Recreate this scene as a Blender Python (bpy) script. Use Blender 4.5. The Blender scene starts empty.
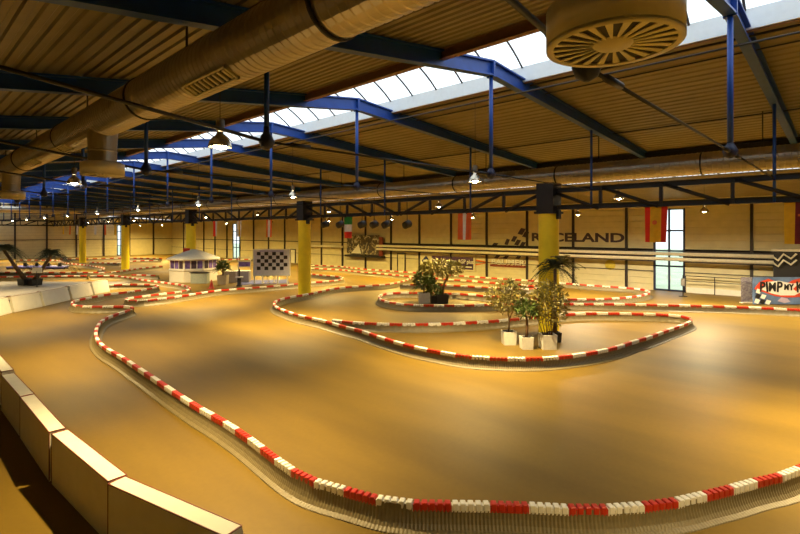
import bpy, bmesh, math, random
from mathutils import Vector, Matrix
random.seed(7)
PI = math.pi
scene = bpy.context.scene
COL = scene.collection

# ------------------------------------------------------------------ camera, world, exposure
H = 4.8                    # eye height
FPX = 488.5                # focal length in pixels of the 800x534 frame
HOR = 232.0                # row of the horizon
YAW = math.atan2(.728, .684)
FW = Vector((math.sin(YAW), math.cos(YAW), 0)); RT = Vector((math.cos(YAW), -math.sin(YAW), 0))
cam_d = bpy.data.cameras.new('camera'); cam = bpy.data.objects.new('camera', cam_d); COL.objects.link(cam)
cam.location = (0, 0, H); cam.rotation_euler = (PI/2, 0, -YAW)
cam_d.sensor_width = 36; cam_d.lens = 36*FPX/800; cam_d.shift_y = -(267-HOR)/800
cam_d.clip_end = 600
scene.camera = cam
scene.view_settings.view_transform = 'Standard'; scene.view_settings.look = 'None'
scene.view_settings.gamma = 1; scene.view_settings.use_curve_mapping = False
scene.view_settings.exposure = -0.05
scene.cycles.use_denoising = True
scene.cycles.max_bounces = 7; scene.cycles.diffuse_bounces = 4; scene.cycles.glossy_bounces = 3
scene.cycles.transparent_max_bounces = 10; scene.cycles.sample_clamp_indirect = 4
scene.cycles.caustics_reflective = False; scene.cycles.caustics_refractive = False

w = bpy.data.worlds.new('sky'); scene.world = w; w.use_nodes = True
bg = w.node_tree.nodes['Background']; bg.inputs[0].default_value = (.90, .96, 1, 1); bg.inputs[1].default_value = 2.0

LAMP_W = 10500.0
LAMP_COL = (1, .73, .32)
LAMP_COL2 = (1, .80, .48)

def portal(loc, rot, sx, sy):
    d = bpy.data.lights.new('daylight_opening', 'AREA'); d.shape = 'RECTANGLE'; d.size = sx; d.size_y = sy
    o = bpy.data.objects.new('daylight_opening', d); COL.objects.link(o); o.location = loc; o.rotation_euler = rot
    d.cycles.is_portal = True
portal((13.35, 49, 11.75), (0, 0, 0), 5.0, 122)
portal((31.15, 49, 8.35), (0, 0, 0), 1.4, 122)

# ------------------------------------------------------------------ helpers
def cw(X, Y, z=0.0):                  # metres right of / in front of the eye -> hall coordinates
    p = FW*Y + RT*X
    return Vector((p.x, p.y, z))
def P(px, py, z=0.0):                 # where a sight line meets the level z
    Y = FPX*(H-z)/(py-HOR)
    return cw((px-400)*Y/FPX, Y, z)

MATS = {}
def mat(name, col, rough=.6, metal=0.0, var=.08, scale=6.0, bump=0.0, bscale=60.0, emit=None, es=0.0, coat=0.0):
    if name in MATS: return MATS[name]
    m = bpy.data.materials.new(name); m.use_nodes = True
    nt = m.node_tree; b = nt.nodes['Principled BSDF']
    tc = nt.nodes.new('ShaderNodeTexCoord')
    n = nt.nodes.new('ShaderNodeTexNoise'); n.inputs['Scale'].default_value = scale; n.inputs['Detail'].default_value = 5
    nt.links.new(tc.outputs['Object'], n.inputs['Vector'])
    r = nt.nodes.new('ShaderNodeValToRGB')
    c = Vector(col[:3])
    r.color_ramp.elements[0].position = .3; r.color_ramp.elements[1].position = .7
    r.color_ramp.elements[0].color = (*(c*(1-var)), 1); r.color_ramp.elements[1].color = (*[min(1, v*(1+var)) for v in c], 1)
    nt.links.new(n.outputs['Fac'], r.inputs['Fac']); nt.links.new(r.outputs['Color'], b.inputs['Base Color'])
    b.inputs['Roughness'].default_value = rough; b.inputs['Metallic'].default_value = metal
    if coat: b.inputs['Coat Weight'].default_value = coat
    if bump:
        n2 = nt.nodes.new('ShaderNodeTexNoise'); n2.inputs['Scale'].default_value = bscale
        nt.links.new(tc.outputs['Object'], n2.inputs['Vector'])
        bp = nt.nodes.new('ShaderNodeBump'); bp.inputs['Strength'].default_value = bump; bp.inputs['Distance'].default_value = .02
        nt.links.new(n2.outputs['Fac'], bp.inputs['Height']); nt.links.new(bp.outputs['Normal'], b.inputs['Normal'])
    if emit:
        b.inputs['Emission Color'].default_value = (*emit, 1); b.inputs['Emission Strength'].default_value = es
    MATS[name] = m
    return m

class MB:
    def __init__(s): s.v = []; s.f = []; s.smooth = []
    def add(s, vs, fs, smooth=False, M=None):
        o = len(s.v)
        for v in vs:
            v = Vector(v)
            if M is not None: v = M @ v
            s.v.append(tuple(v))
        for f in fs: s.f.append([i+o for i in f]); s.smooth.append(smooth)
        return s
    def box(s, a, b, M=None):
        x0, y0, z0 = a; x1, y1, z1 = b
        vs = [(x0,y0,z0),(x1,y0,z0),(x1,y1,z0),(x0,y1,z0),(x0,y0,z1),(x1,y0,z1),(x1,y1,z1),(x0,y1,z1)]
        return s.add(vs, [(0,3,2,1),(4,5,6,7),(0,1,5,4),(1,2,6,5),(2,3,7,6),(3,0,4,7)], M=M)
    def cbox(s, a, b, c=.01, M=None):          # box with chamfered edges
        x0, y0, z0 = a; x1, y1, z1 = b
        bm = bmesh.new()
        vs = [bm.verts.new(v) for v in [(x0,y0,z0),(x1,y0,z0),(x1,y1,z0),(x0,y1,z0),(x0,y0,z1),(x1,y0,z1),(x1,y1,z1),(x0,y1,z1)]]
        for f in [(0,3,2,1),(4,5,6,7),(0,1,5,4),(1,2,6,5),(2,3,7,6),(3,0,4,7)]: bm.faces.new([vs[i] for i in f])
        bmesh.ops.bevel(bm, geom=bm.edges[:], offset=c, segments=1, affect='EDGES')
        bm.verts.index_update()
        s.add([v.co[:] for v in bm.verts], [[v.index for v in f.verts] for f in bm.faces], M=M); bm.free()
        return s
    def prism(s, poly, y0, y1, axis='y', M=None):     # closed outline extruded; poly in the other two axes
        n = len(poly)
        def mk(p, t):
            if axis == 'y': return (p[0], t, p[1])
            if axis == 'x': return (t, p[0], p[1])
            return (p[0], p[1], t)
        vs = [mk(p, y0) for p in poly]+[mk(p, y1) for p in poly]
        fs = [tuple(range(n)), tuple(range(2*n-1, n-1, -1))]
        for i in range(n): j = (i+1) % n; fs.append((i, i+n, j+n, j))
        return s.add(vs, fs, M=M)
    def lathe(s, prof, seg=16, M=None, smooth=True, cap=True):   # prof: (radius, z)
        vs = []; fs = []
        for r, z in prof:
            for k in range(seg): t = 2*PI*k/seg; vs.append((r*math.cos(t), r*math.sin(t), z))
        for i in range(len(prof)-1):
            for k in range(seg):
                k2 = (k+1) % seg; fs.append((i*seg+k, i*seg+k2, (i+1)*seg+k2, (i+1)*seg+k))
        s.add(vs, fs, smooth, M)
        if cap:
            s.add(vs[:seg], [tuple(range(seg-1, -1, -1))], False, M); s.add(vs[-seg:], [tuple(range(seg))], False, M)
        return s
    def tube(s, pts, r, seg=8, smooth=True):
        pts = [Vector(p) for p in pts]; rs = r if isinstance(r, (list, tuple)) else [r]*len(pts)
        vs = []; fs = []
        for i, p in enumerate(pts):
            d = (pts[min(i+1, len(pts)-1)]-pts[max(i-1, 0)]).normalized()
            up = Vector((0,0,1)) if abs(d.z) < .9 else Vector((1,0,0))
            a = d.cross(up).normalized(); b = a.cross(d)
            for k in range(seg):
                t = 2*PI*k/seg; vs.append(tuple(p+(a*math.cos(t)+b*math.sin(t))*rs[i]))
        for i in range(len(pts)-1):
            for k in range(seg):
                k2 = (k+1) % seg; fs.append((i*seg+k, i*seg+k2, (i+1)*seg+k2, (i+1)*seg+k))
        fs.append(tuple(range(seg-1, -1, -1))); n = len(vs); 
        s.add(vs, fs+[tuple(range(n-seg, n))], smooth)
        return s
    def beam(s, p, q, wd, ht):                 # I-section between two points, web upright
        p = Vector(p); q = Vector(q); d = (q-p); L = d.length; d.normalize()
        side = d.cross(Vector((0,0,1)))
        side = side.normalized() if side.length > 1e-4 else Vector((1,0,0))
        up = side.cross(d)
        M = Matrix((( d.x, side.x, up.x, p.x),(d.y, side.y, up.y, p.y),(d.z, side.z, up.z, p.z),(0,0,0,1)))
        t = ht*.07; tw = wd*.12
        for a, b in (((0,-wd/2,-ht/2),(L,wd/2,-ht/2+t)),((0,-wd/2,ht/2-t),(L,wd/2,ht/2)),((0,-tw/2,-ht/2+t),(L,tw/2,ht/2-t))): s.box(a, b, M)
        return s
    def mesh(s, name):
        me = bpy.data.meshes.new(name); me.from_pydata(s.v, [], s.f)
        me.polygons.foreach_set('use_smooth', s.smooth); me.update()
        bm = bmesh.new(); bm.from_mesh(me); bmesh.ops.recalc_face_normals(bm, faces=bm.faces[:]); bm.to_mesh(me); bm.free()
        return me
    def build(s, name, m, parent=None, **k):
        return link(name, s.mesh(name), m, parent, **k)

def link(name, me, m, parent=None, loc=(0,0,0), rz=0, label=None, cat=None, group=None, kind=None):
    if m is not None and not me.materials: me.materials.append(m)
    o = bpy.data.objects.new(name, me); COL.objects.link(o); o.parent = parent
    o.location = loc; o.rotation_euler = (0, 0, rz)
    return tag(o, label, cat, group, kind)
def tag(o, label=None, cat=None, group=None, kind=None):
    if label: o['label'] = label
    if cat: o['category'] = cat
    if group: o['group'] = group
    if kind: o['kind'] = kind
    return o
def thing(name, label, cat, loc=(0,0,0), rz=0, group=None):
    o = bpy.data.objects.new(name, None); COL.objects.link(o); o.empty_display_size = .2
    o.location = loc; o.rotation_euler = (0, 0, rz)
    return tag(o, label, cat, group)
def struct(name, mb, m, parent=None, **k):
    o = mb.build(name, m, parent, **k)
    if parent is None: o['kind'] = 'structure'
    return o
def dup(root, loc, rz=None, label=None, group=None):
    def cp(o, par):
        c = o.copy(); COL.objects.link(c); c.parent = par
        for ch in [x for x in o.children]: cp(ch, c)
        return c
    r = cp(root, None); r.location = loc
    if rz is not None: r.rotation_euler = (0, 0, rz)
    if label: r['label'] = label
    if group: r['group'] = group
    return r
def text_mb(txt, size=1.0, depth=.01, xs=1.0, bold=0.0):
    cu = bpy.data.curves.new('lettering', 'FONT'); cu.body = txt; cu.size = size; cu.extrude = depth; cu.offset = bold
    cu.align_x = 'CENTER'; cu.align_y = 'CENTER'; cu.resolution_u = 3
    o = bpy.data.objects.new('lettering', cu); COL.objects.link(o)
    dg = bpy.context.evaluated_depsgraph_get(); e = o.evaluated_get(dg); me = e.to_mesh()
    mb = MB(); mb.add([(v.co.x*xs, v.co.y, v.co.z) for v in me.vertices], [list(p.vertices) for p in me.polygons])
    e.to_mesh_clear(); bpy.data.objects.remove(o); bpy.data.curves.remove(cu)
    return mb
def upright(mb, M):                # letters drawn in xy -> stood up by M
    mb.v = [tuple(M @ Vector(v)) for v in mb.v]; return mb

# ------------------------------------------------------------------ materials
def floor_mat():
    m = bpy.data.materials.new('sealed_floor'); m.use_nodes = True; nt = m.node_tree; b = nt.nodes['Principled BSDF']
    tc = nt.nodes.new('ShaderNodeTexCoord'); mp = nt.nodes.new('ShaderNodeMapping'); mp.inputs['Scale'].default_value = (.35, .08, 1)
    mp.inputs['Rotation'].default_value = (0, 0, .35)
    n = nt.nodes.new('ShaderNodeTexNoise'); n.inputs['Scale'].default_value = 1.6; n.inputs['Detail'].default_value = 7
    nt.links.new(tc.outputs['Object'], mp.inputs['Vector']); nt.links.new(mp.outputs['Vector'], n.inputs['Vector'])
    n2 = nt.nodes.new('ShaderNodeTexNoise'); n2.inputs['Scale'].default_value = 9; n2.inputs['Detail'].default_value = 8
    nt.links.new(tc.outputs['Object'], n2.inputs['Vector'])
    r = nt.nodes.new('ShaderNodeValToRGB'); r.color_ramp.elements[0].position = .35; r.color_ramp.elements[1].position = .68
    r.color_ramp.elements[0].color = (.155, .095, .0105, 1); r.color_ramp.elements[1].color = (.22, .136, .015, 1)
    nt.links.new(n.outputs['Fac'], r.inputs['Fac'])
    mx = nt.nodes.new('ShaderNodeMix'); mx.data_type = 'RGBA'; mx.blend_type = 'MULTIPLY'; mx.inputs['Factor'].default_value = .18
    nt.links.new(r.outputs['Color'], mx.inputs['A']); nt.links.new(n2.outputs['Fac'], mx.inputs['B'])
    nt.links.new(mx.outputs['Result'], b.inputs['Base Color'])
    b.inputs['Roughness'].default_value = .5; b.inputs['Specular IOR Level'].default_value = .32
    bp = nt.nodes.new('ShaderNodeBump'); bp.inputs['Strength'].default_value = .06
    nt.links.new(n2.outputs['Fac'], bp.inputs['Height']); nt.links.new(bp.outputs['Normal'], b.inputs['Normal'])
    return m
def glass_mat(name, tint, mixf):
    m = bpy.data.materials.new(name); m.use_nodes = True; nt = m.node_tree; nt.nodes.clear()
    out = nt.nodes.new('ShaderNodeOutputMaterial'); t = nt.nodes.new('ShaderNodeBsdfTransparent'); g = nt.nodes.new('ShaderNodeBsdfGlossy')
    n = nt.nodes.new('ShaderNodeTexNoise'); n.inputs['Scale'].default_value = 1.5
    r = nt.nodes.new('ShaderNodeValToRGB'); c = Vector(tint)
    r.color_ramp.elements[0].color = (*(c*.94), 1); r.color_ramp.elements[1].color = (*c, 1)
    nt.links.new(n.outputs['Fac'], r.inputs['Fac']); nt.links.new(r.outputs['Color'], t.inputs['Color'])
    g.inputs['Roughness'].default_value = .15
    mx = nt.nodes.new('ShaderNodeMixShader'); mx.inputs[0].default_value = mixf
    nt.links.new(t.outputs[0], mx.inputs[1]); nt.links.new(g.outputs[0], mx.inputs[2]); nt.links.new(mx.outputs[0], out.inputs['Surface'])
    return m
M_FLOOR = floor_mat()
M_DECK = mat('roof_deck', (.235, .20, .13), .5, .25, .10, 1.2)
M_WALL = mat('cream_panel', (.68, .61, .38), .55, 0, .06, 1.5)
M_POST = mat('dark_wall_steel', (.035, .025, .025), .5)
M_BLUE = mat('blue_steel', (.012, .068, .36), .42, .1, .12, 3)
M_DARKBLUE = mat('dark_blue_steel', (.012, .018, .06), .5)
M_BLACK = mat('black_steel', (.011, .009, .009), .5)
M_BROWN = mat('brown_trimmer_steel', (.22, .12, .07), .5)
M_GALV = mat('galvanised_duct', (.50, .45, .36), .28, .85, .12, 2.5)
M_GALV_END = mat('cream_enamel', (.72, .66, .48), .45, 0)
M_SKYG = glass_mat('translucent_glazing', (.97, .99, 1), .04)
M_WING = glass_mat('window_glass', (.95, .98, .98), .06)
M_YEL = mat('yellow_column_paint', (.95, .74, .02), .5, 0, .06, 2)
M_WHITE = mat('white_plastic', (.80, .78, .70), .45, 0, .04)
M_RED = mat('red_plastic', (.50, .028, .010), .4, 0, .08)
M_SKIRT = mat('ribbed_grey_plastic', (.17, .135, .065), .5, 0, .12, 12)
M_BLOCK = mat('white_block_plastic', (.80, .76, .62), .5, 0, .04, 3)
M_EDGE = mat('rust_red_edge', (.20, .035, .015), .5)
M_PIPE = mat('pale_pipe', (.74, .69, .56), .45, 0)
M_UP = mat('white_upstand', (.80, .86, .88), .5, 0, .03)

# ------------------------------------------------------------------ setting
S0, S1 = -12.0, 110.0
AW, AL, AE = 43.95, -4.0, 29.5
def zr(a): return 8.45+.142*a if a < 13.59 else 11.33-.07*a
struct('floor', MB().box((AL-.3, S0-.3, -.2), (AW+.3, S1+.3, 0)), M_FLOOR)
struct('ground', MB().box((-60, -60, -.5), (160, 200, -.22)), mat('grass_outside', (.62, .74, .52), .9, 0, .2, .4))

def deck(a0, a1, zf, pitch=.3, dep=.05):
    mb = MB(); prof = []; a = a0
    while a < a1-1e-6:
        for u, h in ((0, 0), (.45, 0), (.58, 1), (.87, 1)):
            x = a+u*pitch
            if x <= a1: prof.append((x, zf(x)+h*dep))
        a += pitch
    prof.append((a1, zf(a1)))
    up = [(x, z+.02) for x, z in prof]
    n = len(prof); vs = []; 
    for y in (S0, S1):
        vs += [(x, y, z) for x, z in prof]; vs += [(x, y, z+.03) for x, z in prof]
    fs = []
    for i in range(n-1):
        fs.append((i, i+1, 2*n+i+1, 2*n+i)); fs.append((n+i, 3*n+i, 3*n+i+1, n+i+1))
    mb.add(vs, fs); mb.add([(a0, S0, zf(a0)+.0), (a1, S0, zf(a1)), (a1, S0, zf(a1)+.08), (a0, S0, zf(a0)+.08)], [(0,1,2,3)])
    return mb
SK0, SK1 = 11.1, 15.6
struct('ceiling', deck(AL, SK0, zr), M_DECK)
struct('ceiling_right', deck(SK1, AE, zr, .46, .04), M_DECK)
zr2 = lambda a: 8.02-.045*(a-31)
cl = deck(AE, 30.4, zr2); struct('ceiling_aisle_edge', cl, M_DECK)
struct('ceiling_aisle', deck(31.9, AW, zr2), M_DECK)
struct('trim_1', MB().box((AE, S0, zr2(AE)-.05), (AE+.15, S1, zr(AE)+.3)), M_DECK)

# skylight over the ridge
SKY_TOP = 10.66
def arc(u, r=0.0):                     # u 0..1 across the vault
    a = SK0+(SK1-SK0)*u
    return (a, SKY_TOP+.95*math.sin(PI*u)**.9+r)
sk = thing('skylight', 'long arched glazed skylight running along the roof ridge', 'skylight', (13.35, 0, 0)); sk['kind'] = 'structure'; sk.name = 'window_skylight'
ox = -13.35
for aa, nm in ((SK0, 'upstand'), (SK1, 'upstand')):
    s_ = -1 if aa == SK0 else 1
    MB().box((aa+ox-(.08 if s_ < 0 else 0), S0, zr(aa)-.12), (aa+ox+(.08 if s_ > 0 else 0), S1, SKY_TOP)).build(nm, M_UP, sk)
mb = MB(); N = 14; pr = [arc(i/N) for i in range(N+1)]
for sgn, off in ((0, 0), (1, .03)):
    vs = [(x+ox, y, z+off) for y in (S0, S1) for x, z in pr]
    mb.add(vs, [(i, i+1, N+2+i, N+1+i) for i in range(N)], True)
mb.build('glazing', M_SKYG, sk)
y = 2.19-6.52*2; k = 0
while y < S1:
    if y > S0:
        MB().tube([(arc(i/N)[0]+ox, y, arc(i/N)[1]-.03) for i in range(N+1)], .035, 6).build('glazing_rib', M_POST, sk)
    y += 1.304
# strip of glazing over the side aisle
st = thing('window_aisle_strip', None, None); st['kind'] = 'structure'
MB().box((30.4, S0, zr2(31.2)+.03), (31.9, S1, zr2(31.2)+.06)).build('glazing', M_SKYG, st)
mb = MB()
y = S0
while y < S1: mb.box((30.4, y, zr2(31.2)-.02), (31.9, y+.06, zr2(31.2)+.03)); y += 2.2
mb.build('glazing_bar', M_POST, st)

# walls of stacked horizontal panels (grooved)
def panel_wall(length, ztop, pitch=.52):
    pr = [(0, 0)]; z = 0
    while z < ztop:
        z2 = min(z+pitch, ztop)
        pr += [(0, z2-.05), (.05, z2-.035), (.05, z2-.012), (0, z2)]; z = z2
    pr += [(.25, ztop), (.25, 0)]
    return pr
def holes_wall_back():
    # segments between the two tall windows
    segs = [(S0, WIN1[0]), (WIN1[1], WIN2[0]), (WIN2[1], S1)]
    mb = MB(); pr = [(AW+x, z) for x, z in panel_wall(0, 7.5)]
    for a, b in segs: mb.prism(pr, a, b)
    return mb
WIN1 = (10.1, 12.45); WIN2 = (80.6, 83.2)
wb = struct('wall_back', holes_wall_back(), M_WALL)
mb = MB()
mb.box((AW, WIN1[0], 6.7), (AW+.25, WIN1[1], 7.5)); mb.box((AW, WIN2[0], 6.3), (AW+.25, WIN2[1], 7.5)); mb.build('lintel_panel', M_WALL, wb)
y = 5.15-4.7*3; posts = []
while y < S1-3:
    if not (WIN1[0]-.6 < y < WIN1[1]+.2 or WIN2[0]-.2 < y < WIN2[1]+.2):
        yp = 5.75 if abs(y-5.15) < .1 else y
        MB().beam((AW-.1, yp, 0), (AW-.1, yp, 7.3), .17, .18).build('wall_post', M_POST, wb)
    y += 4.7
for z, hgt in ((2.36, 1.06), (3.3, .12), (1.55, .05)):  # tall band paints the shade behind the pipes; the slim ones are rails
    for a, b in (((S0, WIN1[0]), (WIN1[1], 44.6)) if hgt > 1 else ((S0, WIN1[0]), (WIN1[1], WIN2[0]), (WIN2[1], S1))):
        MB().box((AW-.08, a, z), (AW, b, z+hgt)).build('wall_rail_or_shade', M_POST, wb)
MB().box((AW-.1, -10, 0), (AW, WIN1[0]-.1, .42)).build('skirting', M_WHITE, wb)

# far end wall
def end_poly():
    return [(AL, 0), (AW+.25, 0), (AW+.25, 7.4), (AE, 8.1), (AE, zr(AE)), (SK1, zr(SK1)), (SK1, SKY_TOP), (13.35, 11.5), (SK0, SKY_TOP), (SK0, zr(SK0)), (AL, zr(AL))]
W3 = (33.0, 34.4)
mb = MB()
mb.prism([(W3[1], 0), (AW+.25, 0), (AW+.25, 7.4), (W3[1], 7.7)], S1, S1+.25)
mb.prism([(AL, 0), (W3[0], 0), (W3[0], 7.8), (AE, 8.1), (AE, zr(AE)), (SK1, zr(SK1)), (SK1, SKY_TOP), (13.35, 11.5), (SK0, SKY_TOP), (SK0, zr(SK0)), (AL, zr(AL))], S1, S1+.25)
mb.box((W3[0], S1, 6.2), (W3[1], S1+.25, 7.8))
wf = struct('wall_far', mb, M_WALL)
a = 13.6
for a in [-2.3+4.7*i for i in range(10)]:
    if not (W3[0]-.3 < a < W3[1]+.3): MB().beam((a, S1-.13, 0), (a, S1-.13, zr(a)-.3 if a < AE else 7.2), .25, .25).build('wall_post', M_POST, wf)
mb = MB()
for z in (3.3,):
    MB().box((AL, S1-.06, z), (W3[0], S1, z+.12)).build('wall_rail_or_shade', M_POST, wf); MB().box((W3[1], S1-.06, z), (AW, S1, z+.12)).build('wall_rail_or_shade', M_POST, wf)
mb = MB(); z = .5
while z < 7: mb.box((AL, S1-.012, z), (W3[0]-.05, S1, z+.02)); z += .52
mb.build('panel_seam', mat('seam_grey', (.35, .3, .2), .6), wf)
struct('wall_left', MB().box((AL-.25, S0, 0), (AL, S1, 7.95)), M_WALL)
struct('wall_front', MB().prism(end_poly(), S0-.25, S0), M_WALL)

# tall glazed units
def tall_window(name, loc, rz, wd, top, door):
    t = thing(name, None, None, loc, rz); t['kind'] = 'structure'
    f = MB()
    for x in (0, wd-.16): f.box((x, -.07, 0), (x+.16, .07, top))
    f.box((wd/2-.07, -.06, 0), (wd/2+.07, .06, top))
    for z in (0, 1.95, 3.2, 4.85, top-.1): f.box((0, -.065, z), (wd, .065, z+.13))
    f.build('window_frame', M_DARKBLUE, t)
    MB().box((.05, -.01, .05), (wd-.05, .01, top-.05)).build('pane', M_WING, t)
    if door:
        h = MB(); h.tube([(wd/2-.12, -.12, .9), (wd/2-.12, -.12, 1.25)], .02); h.tube([(wd/2+.12, -.12, .9), (wd/2+.12, -.12, 1.25)], .02)
        h.build('door_handle', M_PIPE, t)
tall_window('door_1', (AW+.1, WIN1[1], 0), -PI/2, WIN1[1]-WIN1[0], 6.7, True)
tall_window('window_1', (AW+.1, WIN2[1], 0), -PI/2, WIN2[1]-WIN2[0], 6.3, False)
tall_window('window_2', (W3[0], S1+.1, 0), 0, W3[1]-W3[0], 6.2, False)
portal((AW+.35, 11.5, 3.1), (0, PI/2, 0), 6.2, 2.6)

# plain doors in the back wall
for n, (s0, c) in enumerate(((64.0, M_WHITE), (41.0, M_WALL))):
    t = thing('door_%d' % (n+2), None, None, (AW-.02, s0, 0)); t['kind'] = 'structure'
    MB().box((-.06, -.55, 0), (0, .55, 2.05)).build('door_leaf', c, t)
    f = MB(); f.box((-.1, -.68, 0), (0, -.55, 2.18)); f.box((-.1, .55, 0), (0, .68, 2.18)); f.box((-.1, -.55, 2.05), (0, .55, 2.18)); f.build('door_frame', M_POST, t)
    MB().tube([(-.12, .4, 1.02), (-.12, .28, 1.02)], .015).build('door_handle', M_PIPE, t)

# skylight trimmers, eaves beam, conduits
def runner(name, a, z, wd, ht, m, label, cat='beam'):
    return MB().beam((a, S0, z), (a, S1, z), wd, ht).build(name, m, label=label, cat=cat)
runner('trimmer_beam', SK0-.12, zr(SK0)-.16, .2, .3, M_BROWN, 'brown steel trimmer beam along the upper left edge of the skylight')
runner('trimmer_beam', SK1+.12, zr(SK1)-.08, .12, .14, M_BROWN, 'slim brown trimmer beam along the lower right edge of the skylight')
runner('eaves_beam', AE-.1, zr(AE)-.3, .25, .5, M_BLACK, 'dark eaves beam above the long silver duct')
for a, dz, r, lb in ((16.15, .05, .035, 'thin black conduit under the roof just right of the skylight'), (17.3, .04, .025, 'second thin conduit, lower down the roof from the skylight'), (24.3, .04, .03, 'thin conduit low on the roof slope above the silver duct')):
    mb = MB(); mb.tube([(a, S0+.1, zr(a)-dz-r), (a, S1-.1, zr(a)-dz-r)], r, 6); mb.build('conduit', M_BLACK, label=lb, cat='pipe')

# ------------------------------------------------------------------ roof frames
AR = 13.59
def make_frame():
    t = thing('roof_frame', 'x', 'roof frame')
    nodeL, nodeR, a3 = (5.34, 6.62), (AR, 6.68), 21.75
    def raf(a0, a1, d0, d1):
        mb = MB()
        z0, z1 = zr(a0)-.02, zr(a1-.001 if a1 <= AR else a1)-.02
        if a0 == AR: z0 = zr(AR+.001)-.02
        pl = [(a0, z0), (a1, z1), (a1, z1-.05), (a0, z0-.05)]
        mb.prism(pl, -.13, .13)
        pl = [(a0, z0-d0), (a1, z1-d1), (a1, z1-d1+.05), (a0, z0-d0+.05)]; mb.prism(pl, -.13, .13)
        mb.prism([(a0, z0-.05), (a1, z1-.05), (a1, z1-d1+.05), (a0, z0-d0+.05)], -.02, .02)
        return mb
    raf(AL+.05, AR, .42, .50).build('left_rafter', M_BLUE, t)
    raf(AR, AE-.3, .50, .40).build('right_rafter', M_BLUE, t)
    pl = MB(); pl.box((AR-.05, -.14, zr(AR)-.56), (AR+.05, .14, zr(AR)-.06)); pl.build('apex_plate', M_BLUE, t)
    for a, zb in ((5.34, 6.62), (AR, 6.68), (a3, 5.86)):
        MB().tube([(a, 0, zr(a)-.42), (a, 0, zb)], .055 if a != AR else .065, 8).build('hanger', M_BLUE, t)
    for a, zb in ((5.34, 6.62), (AR, 6.68)):
        MB().lathe([(.03, -.16), (.12, -.11), (.16, 0), (.12, .1), (.06, .2), (.06, .3)], 12, Matrix.Translation((a, 0, zb))).build('tie_node', M_DARKBLUE, t)
    for p, q, r in (((5.34, 6.62), (AR, 6.68), .025), ((AR, 6.68), (a3, 6.70), .025), ((-2.0, 7.45), (5.34, 6.62), .035)):
        MB().tube([(p[0], 0, p[1]), (q[0], 0, q[1])], r, 6).build('tie_rod', M_BLACK, t)
    for a, d in ((5.9, 1), (12.9, 1), (14.3, 1)):
        MB().tube([(a, 0, 6.63+(.04 if a > 6 else 0)), (a+.5, 0, 6.63+(.045 if a > 6 else .01))], .05, 8).build('turnbuckle', M_BLACK, t)
    return t
fr = make_frame()
ORD = ['first', 'second', 'third', 'fourth', 'fifth', 'sixth', 'seventh', 'eighth', 'ninth', 'tenth', 'eleventh', 'twelfth', 'thirteenth', 'fourteenth', 'fifteenth', 'sixteenth', 'seventeenth', 'eighteenth']
GF = 'blue steel roof frames'
fr.location = (0, 2.19, 0)
fr['label'] = 'blue steel roof frame nearest the camera, its apex beyond the top right'; fr['group'] = GF
for k in range(1, 17):
    lb = 'blue steel roof frame crossing the skylight, %s away from the camera' % ORD[k]
    dup(fr, (0, 2.19+6.52*k, 0), label=lb, group=GF)

# ------------------------------------------------------------------ columns and trusses
AC = 21.75
CS0 = (.0324*979/668.5-.0324)*713.8       # nearest column
CST = 19.5
def make_column():
    t = thing('column', 'x', 'column')
    MB().lathe([(.47, 0), (.47, 5.70)], 28).build('shaft', M_YEL, t)
    mb = MB(); mb.box((-.42, -.42, 5.70), (.42, .42, 7.1)); mb.box((-.5, -.5, 5.66), (.5, .5, 5.76)); mb.build('column_head', M_BLACK, t)
    mb = MB(); mb.box((-.2, -.60, 5.4), (.05, -.47, 5.8)); mb.build('head_bracket', M_BLACK, t)
    return t
col0 = make_column(); col0.location = (AC, CS0, 0)
CL = ['yellow round column behind the potted plants, nearest to the camera', 'yellow round column standing on the tip of the track peninsula', 'yellow round column rising behind the white kiosk', 'slim yellow column left of the white kiosk', 'yellow column farthest left, in front of the yellow end wall']
col0['label'] = CL[0]; col0['group'] = 'yellow columns'
for k in range(1, 5): dup(col0, (AC, CS0+CST*k, 0), label=CL[k], group='yellow columns')
def make_truss():
    t = thing('lattice_girder', 'x', 'girder'); n = 8; st = CST/n; z0, z1 = 5.85, 6.74
    MB().beam((0, -.0, z1), (0, CST, z1), .26, .22).build('top_chord', M_BLACK, t)
    MB().beam((0, -.0, z0+.1), (0, CST, z0+.1), .26, .22).build('bottom_chord', M_BLACK, t)
    for i in range(1, n): MB().box((-.06, i*st-.06, z0), (.06, i*st+.06, z1)).build('girder_post', M_BLACK, t)
    for i in range(n):
        a, b = (z1, z0) if i < n/2 else (z0, z1)
        MB().tube([(0, i*st+.1, a), (0, (i+1)*st-.1, b)], .085, 6).build('girder_brace', M_BLACK, t)
    return t
tr = make_truss(); tr.location = (AC, CS0-CST, 0); tr['group'] = 'black lattice girders on the columns'
TL = ['black lattice girder right of the nearest yellow column', 'black lattice girder between the two nearest yellow columns', 'black lattice girder from the peninsula column to the kiosk column', 'black lattice girder from the kiosk column to the slim column left of it', 'black lattice girder between the two leftmost yellow columns', 'black lattice girder ending at the far wall']
tr['label'] = TL[0]
for k in range(1, 6):
    o = dup(tr, (AC, CS0+CST*(k-1), 0), label=TL[k], group='black lattice girders on the columns')
    if k == 5: o.scale = (1, (S1-.2-(CS0+CST*4))/CST, 1)
o = dup(tr, (21.2, 104, 0), PI/2, label='black lattice girder crossing the hall before the end wall', group='black lattice girders on the columns'); o.location.x = 21.2

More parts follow.
